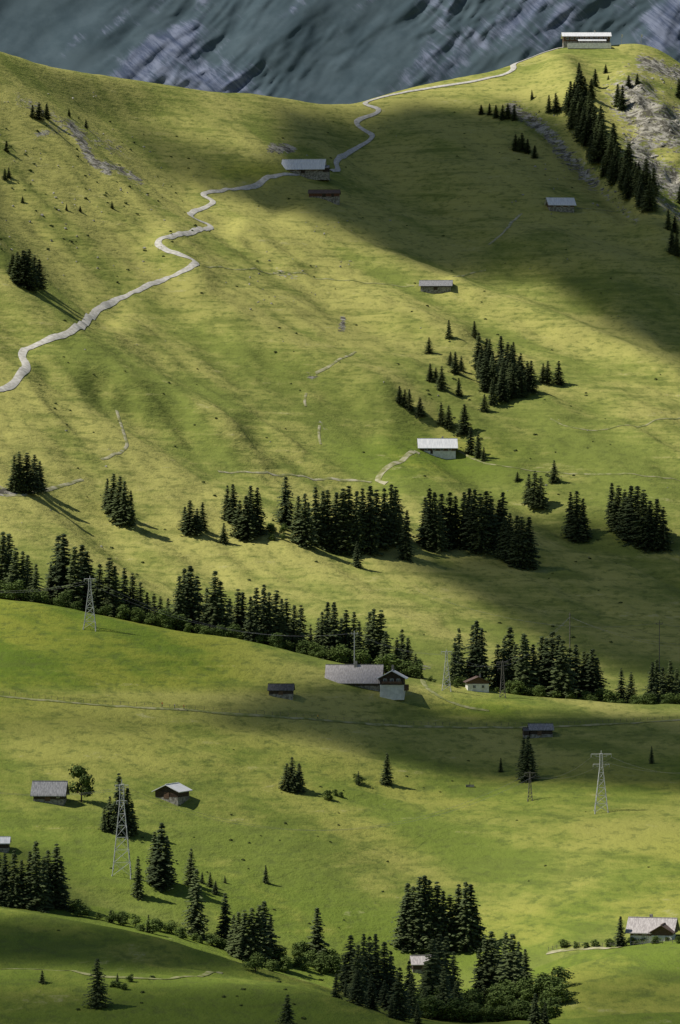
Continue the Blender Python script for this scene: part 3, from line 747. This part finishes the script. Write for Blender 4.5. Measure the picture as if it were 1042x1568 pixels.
# ------------------------------------------------------------------ pylons, poles, cables
class MB:
    def __init__(s): s.V=[];s.F=[]
    def strut(s,p,q,r,r2=None,n=4):
        p=Vector(p);q=Vector(q);d=(q-p)
        if d.length<1e-6:return
        d.normalize();a=d.orthogonal().normalized();c=d.cross(a);b=len(s.V);r2=r if r2 is None else r2
        for pt,rr in((p,r),(q,r2)):
            for i in range(n):
                an=2*math.pi*i/n+math.pi/4;s.V.append(tuple(pt+(a*math.cos(an)+c*math.sin(an))*rr))
        for i in range(n): s.F.append((b+i,b+(i+1)%n,b+n+(i+1)%n,b+n+i))
        s.F.append(tuple(b+n-1-i for i in range(n)));s.F.append(tuple(b+n+i for i in range(n)))
    def obj(s,name,mat,loc=(0,0,0)):
        me=bpy.data.meshes.new(name);me.from_pydata(s.V,[],s.F);me.materials.append(mat);me.update()
        o=bpy.data.objects.new(name,me);o.location=loc;COL.objects.link(o);return o
TOP={}
def pylon(key,u,vt,vb,arms=2,r=0.10,bw=0.16,mat=None,armw=0.26,d=None):
    x,y,h=locate(u,vt,vb,d);z=float(H(x,y));mb=MB();B=h*bw/2;T=h*0.022
    n=8;lv=[h*(1-(1-i/n)**1.15)*0.98 for i in range(n+1)]
    def c(i):
        w_=B+(T-B)*min(1,lv[i]/(h*0.8));return [(sx*w_,sy*w_,lv[i]) for sx,sy in((-1,-1),(1,-1),(1,1),(-1,1))]
    for i in range(n):
        a=c(i);b=c(i+1)
        for k in range(4):
            mb.strut(a[k],b[k],r);mb.strut(a[k],b[(k+1)%4],r*.6);mb.strut(a[(k+1)%4],b[k],r*.6);mb.strut(b[k],b[(k+1)%4],r*.6)
    pts=[]
    for j in range(arms):
        zz=h*(0.97-0.17*j);aw=h*armw/2*(1 if j==0 else .8)
        mb.strut((-aw,0,zz),(aw,0,zz),r);mb.strut((-aw,0,zz),(0,0,zz-h*.06),r*.7);mb.strut((aw,0,zz),(0,0,zz-h*.06),r*.7)
        for s in(-1,-.5,.5,1):
            mb.strut((s*aw,0,zz),(s*aw,0,zz-.9),r*.7)
            if abs(s)==1:pts.append((x+s*aw,y,z+zz-.9))
    mb.strut((0,0,h*.97),(0,0,h*1.03),r)
    for sx in(-1,1):
        for sy in(-1,1): mb.strut((sx*B,sy*B,-1.5),(sx*B,sy*B,.35),r*2.2)
    mb.obj('lattice_pylon',mat or Steel,(x,y,z));TOP[key]=pts
pylon('a',187,1198,1340,2,.075,.2,armw=.14)
pylon('b',921,1152,1243,2,.09,.22,armw=.34)
pylon('c',138,884,962,1,.09,.24,armw=.22)
pylon('d',684,996,1057,1,.08,.22,armw=.26)
pylon('e',770,1012,1068,2,.09,.16,Pole,armw=.32)
pylon('f',812,1182,1226,1,.08,.16,Pole,armw=.36)
def pole(key,u,vt,vb,r=.2,arm=0,d=None,mat=None):
    x,y,h=locate(u,vt,vb,d);z=float(H(x,y));mb=MB();mb.strut((0,0,-1),(0,0,h),r,r*.6,8)
    if arm:
        mb.strut((-arm,0,h*.93),(arm,0,h*.93),r*.5)
        for s in(-arm,arm): mb.strut((s,0,h*.93),(s,0,h*.93+.6),r*.4)
    else:
        mb.strut((-.5,0,h*.97),(.5,0,h*.97),r*.4)
    mb.obj('utility_pole',mat or Pole,(x,y,z));TOP[key]=[(x,y,z+h*.95)]*2
pole('p1',873,938,1067,.26);pole('p2',543,966,1034,.2,1.0,mat=Steel);pole('p3',1010,950,1008,.2,1.2,1560)
def cable(a,b,sag=4,r=.03):
    mb=MB();a=Vector(a);b=Vector(b);pr=a
    for i in range(1,21):
        t=i/20;p=a.lerp(b,t);p.z-=sag*4*t*(1-t);mb.strut(pr,p,r,None,3);pr=p
    mb.obj('power_cable',Wire)
def off(u,v,d): return ((u-UC)*K*d,d,(VC-v)*K*d)
for i in(0,1):
    cable(TOP['c'][i],off(-60,900+i*4,1420),2);cable(TOP['c'][i],TOP['p2'][i],7)
    cable(TOP['p2'][i],TOP['d'][i],2);cable(TOP['d'][i],TOP['e'][i],2)
    cable(TOP['e'][i],TOP['p1'][i],2)
    cable(TOP['p1'][i],off(1130,985+8*i,1440),4)
    cable(TOP['a'][i],TOP['f'][i],14);cable(TOP['f'][i],TOP['b'][i],3);cable(TOP['b'][i],off(1150,1165+i*4,1180),4);cable(TOP['a'][i],off(-120,1190+i*4,1100),3)
cable(TOP['p3'][0],off(1130,952,1560),2);cable(off(640,905,1570),TOP['p3'][0],6)
mb=MB();pr=None
for p in spline([(-20,1061),(60,1069),(150,1077),(260,1083),(380,1092),(490,1100),(600,1108),(700,1111),(800,1111),(880,1109),(960,1105),(1060,1099)],9):
    x,y,z=ground(p[0],p[1]);mb.strut((x,y,z-.2),(x,y,z+1.1),.05)
    if pr is not None and math.dist(pr,(x,y,z))<40:
        for q in(.5,.95): mb.strut((pr[0],pr[1],pr[2]+q),(x,y,z+q),.02)
    pr=(x,y,z)
mb.obj('pasture_fence',Pole)
mb=MB();pr=None
for p in spline([(840,1456),(880,1449),(930,1450),(960,1448),(1045,1444)],6):
    x,y,z=ground(p[0],p[1]);mb.strut((x,y,z-.2),(x,y,z+1.1),.06)
    if pr is not None and math.dist(pr,(x,y,z))<40:
        for q in(.5,.95): mb.strut((pr[0],pr[1],pr[2]+q),(x,y,z+q),.03)
    pr=(x,y,z)
mb.obj('pasture_fence',Pole)

# ------------------------------------------------------------------ hikers
def hiker(u,v,shirt,step=1,yaw=80):
    x,y,z=ground(u,v)
    J={'pel':(0,0,.95),'wai':(0,0.01,1.1),'che':(0,.02,1.35),'nec':(0,.03,1.52),'hd':(0,.0,1.64),'ht':(0,0,1.76),
       'hl':(-.1,0,.9),'kl':(-.11,-.14*step,.5),'fl':(-.11,-.08*step,.08),'tl':(-.11,-.26*step,.05),
       'hr':(.1,0,.9),'kr':(.11,.08*step,.5),'fr':(.11,.26*step,.1),'tr':(.11,.12*step,.05),
       'sl':(-.2,.02,1.45),'el':(-.26,.08,1.18),'wl':(-.25,-.1,.98),'sr':(.2,.02,1.45),'er':(.26,0,1.18),'wr':(.25,-.18,1.02)}
    R={'pel':.15,'wai':.13,'che':.16,'nec':.06,'hd':.1,'ht':.09,'hl':.095,'kl':.065,'fl':.045,'tl':.04,'hr':.095,'kr':.065,'fr':.045,'tr':.04,'sl':.06,'el':.045,'wl':.035,'sr':.06,'er':.045,'wr':.035}
    ks=list(J);E=[('pel','wai'),('wai','che'),('che','nec'),('nec','hd'),('hd','ht'),('pel','hl'),('hl','kl'),('kl','fl'),('fl','tl'),('pel','hr'),('hr','kr'),('kr','fr'),('fr','tr'),('che','sl'),('sl','el'),('el','wl'),('che','sr'),('sr','er'),('er','wr')]
    me=bpy.data.meshes.new('body');me.from_pydata([J[k] for k in ks],[(ks.index(a),ks.index(b)) for a,b in E],[])
    o=bpy.data.objects.new('hiker',me);COL.objects.link(o);o.location=(x,y,z);o.rotation_euler=(0,0,math.radians(yaw))
    sk=o.modifiers.new('Skin','SKIN');sv=me.skin_vertices[0].data
    for i,k in enumerate(ks): sv[i].radius=(R[k],R[k]);sv[i].use_root=(k=='pel')
    o.modifiers.new('Sub','SUBSURF').levels=1
    m,nt,bs=newmat('hiker_clothes_'+shirt[1]);tc=nt.nodes.new('ShaderNodeTexCoord');sp=nt.nodes.new('ShaderNodeSeparateXYZ');nt.links.new(tc.outputs['Object'],sp.inputs[0])
    c=mixc(nt,ramp(nt,sp.outputs[2],.97,.99),(0.05,0.055,0.08),shirt[0]);c=mixc(nt,ramp(nt,sp.outputs[2],1.51,1.53),c,(0.5,0.3,0.2));c=mixc(nt,ramp(nt,sp.outputs[2],1.70,1.72),c,(0.06,0.035,0.02))
    nt.links.new(c,bs.inputs['Base Color']);me.materials.append(m)
    part('backpack',[(a*.15,.16+b*.1,1.3+c_*.22) for a,b,c_ in((-1,-1,-1),(1,-1,-1),(1,1,-1),(-1,1,-1),(-.8,-1,1),(.8,-1,1),(.8,.5,1),(-.8,.5,1))],BOXF,W_red,o)
hiker(249,1083,((0.8,0.2,0.05),'orange'),1,80);hiker(268,1086,((0.6,0.6,0.65),'grey'),-1,100);hiker(282,1087,((0.75,0.25,0.1),'coral'),1,90)
hiker(487,1102,((0.85,0.55,0.05),'yellow'),1,-80)
e,m=site('water_trough',720,1205,0)
box('basin_front',-1.3,1.3,-.5,-.38,0,.7,St,e);box('basin_back',-1.3,1.3,.38,.5,0,.7,St,e);box('basin_l',-1.3,-1.18,-.38,.38,0,.7,St,e);box('basin_r',1.18,1.3,-.38,.38,0,.7,St,e);box('water',-1.18,1.18,-.38,.38,.1,.55,Glass,e);box('spout_post',-.1,.1,.55,.75,0,1.6,W_dark,e);box('spout',-.04,.04,-.1,.6,1.2,1.28,Steel,e)

# ------------------------------------------------------------------ camera
cam=bpy.data.cameras.new('camera');co=bpy.data.objects.new('camera',cam);COL.objects.link(co);scene.camera=co
cam.sensor_fit='VERTICAL';cam.sensor_height=24;cam.lens=24*6410/1568.0;cam.clip_start=1;cam.clip_end=30000
co.rotation_euler=(math.radians(90),0,0);co.location=(0,0,0)
scene.view_settings.view_transform='Standard';scene.view_settings.look='None';scene.view_settings.exposure=0
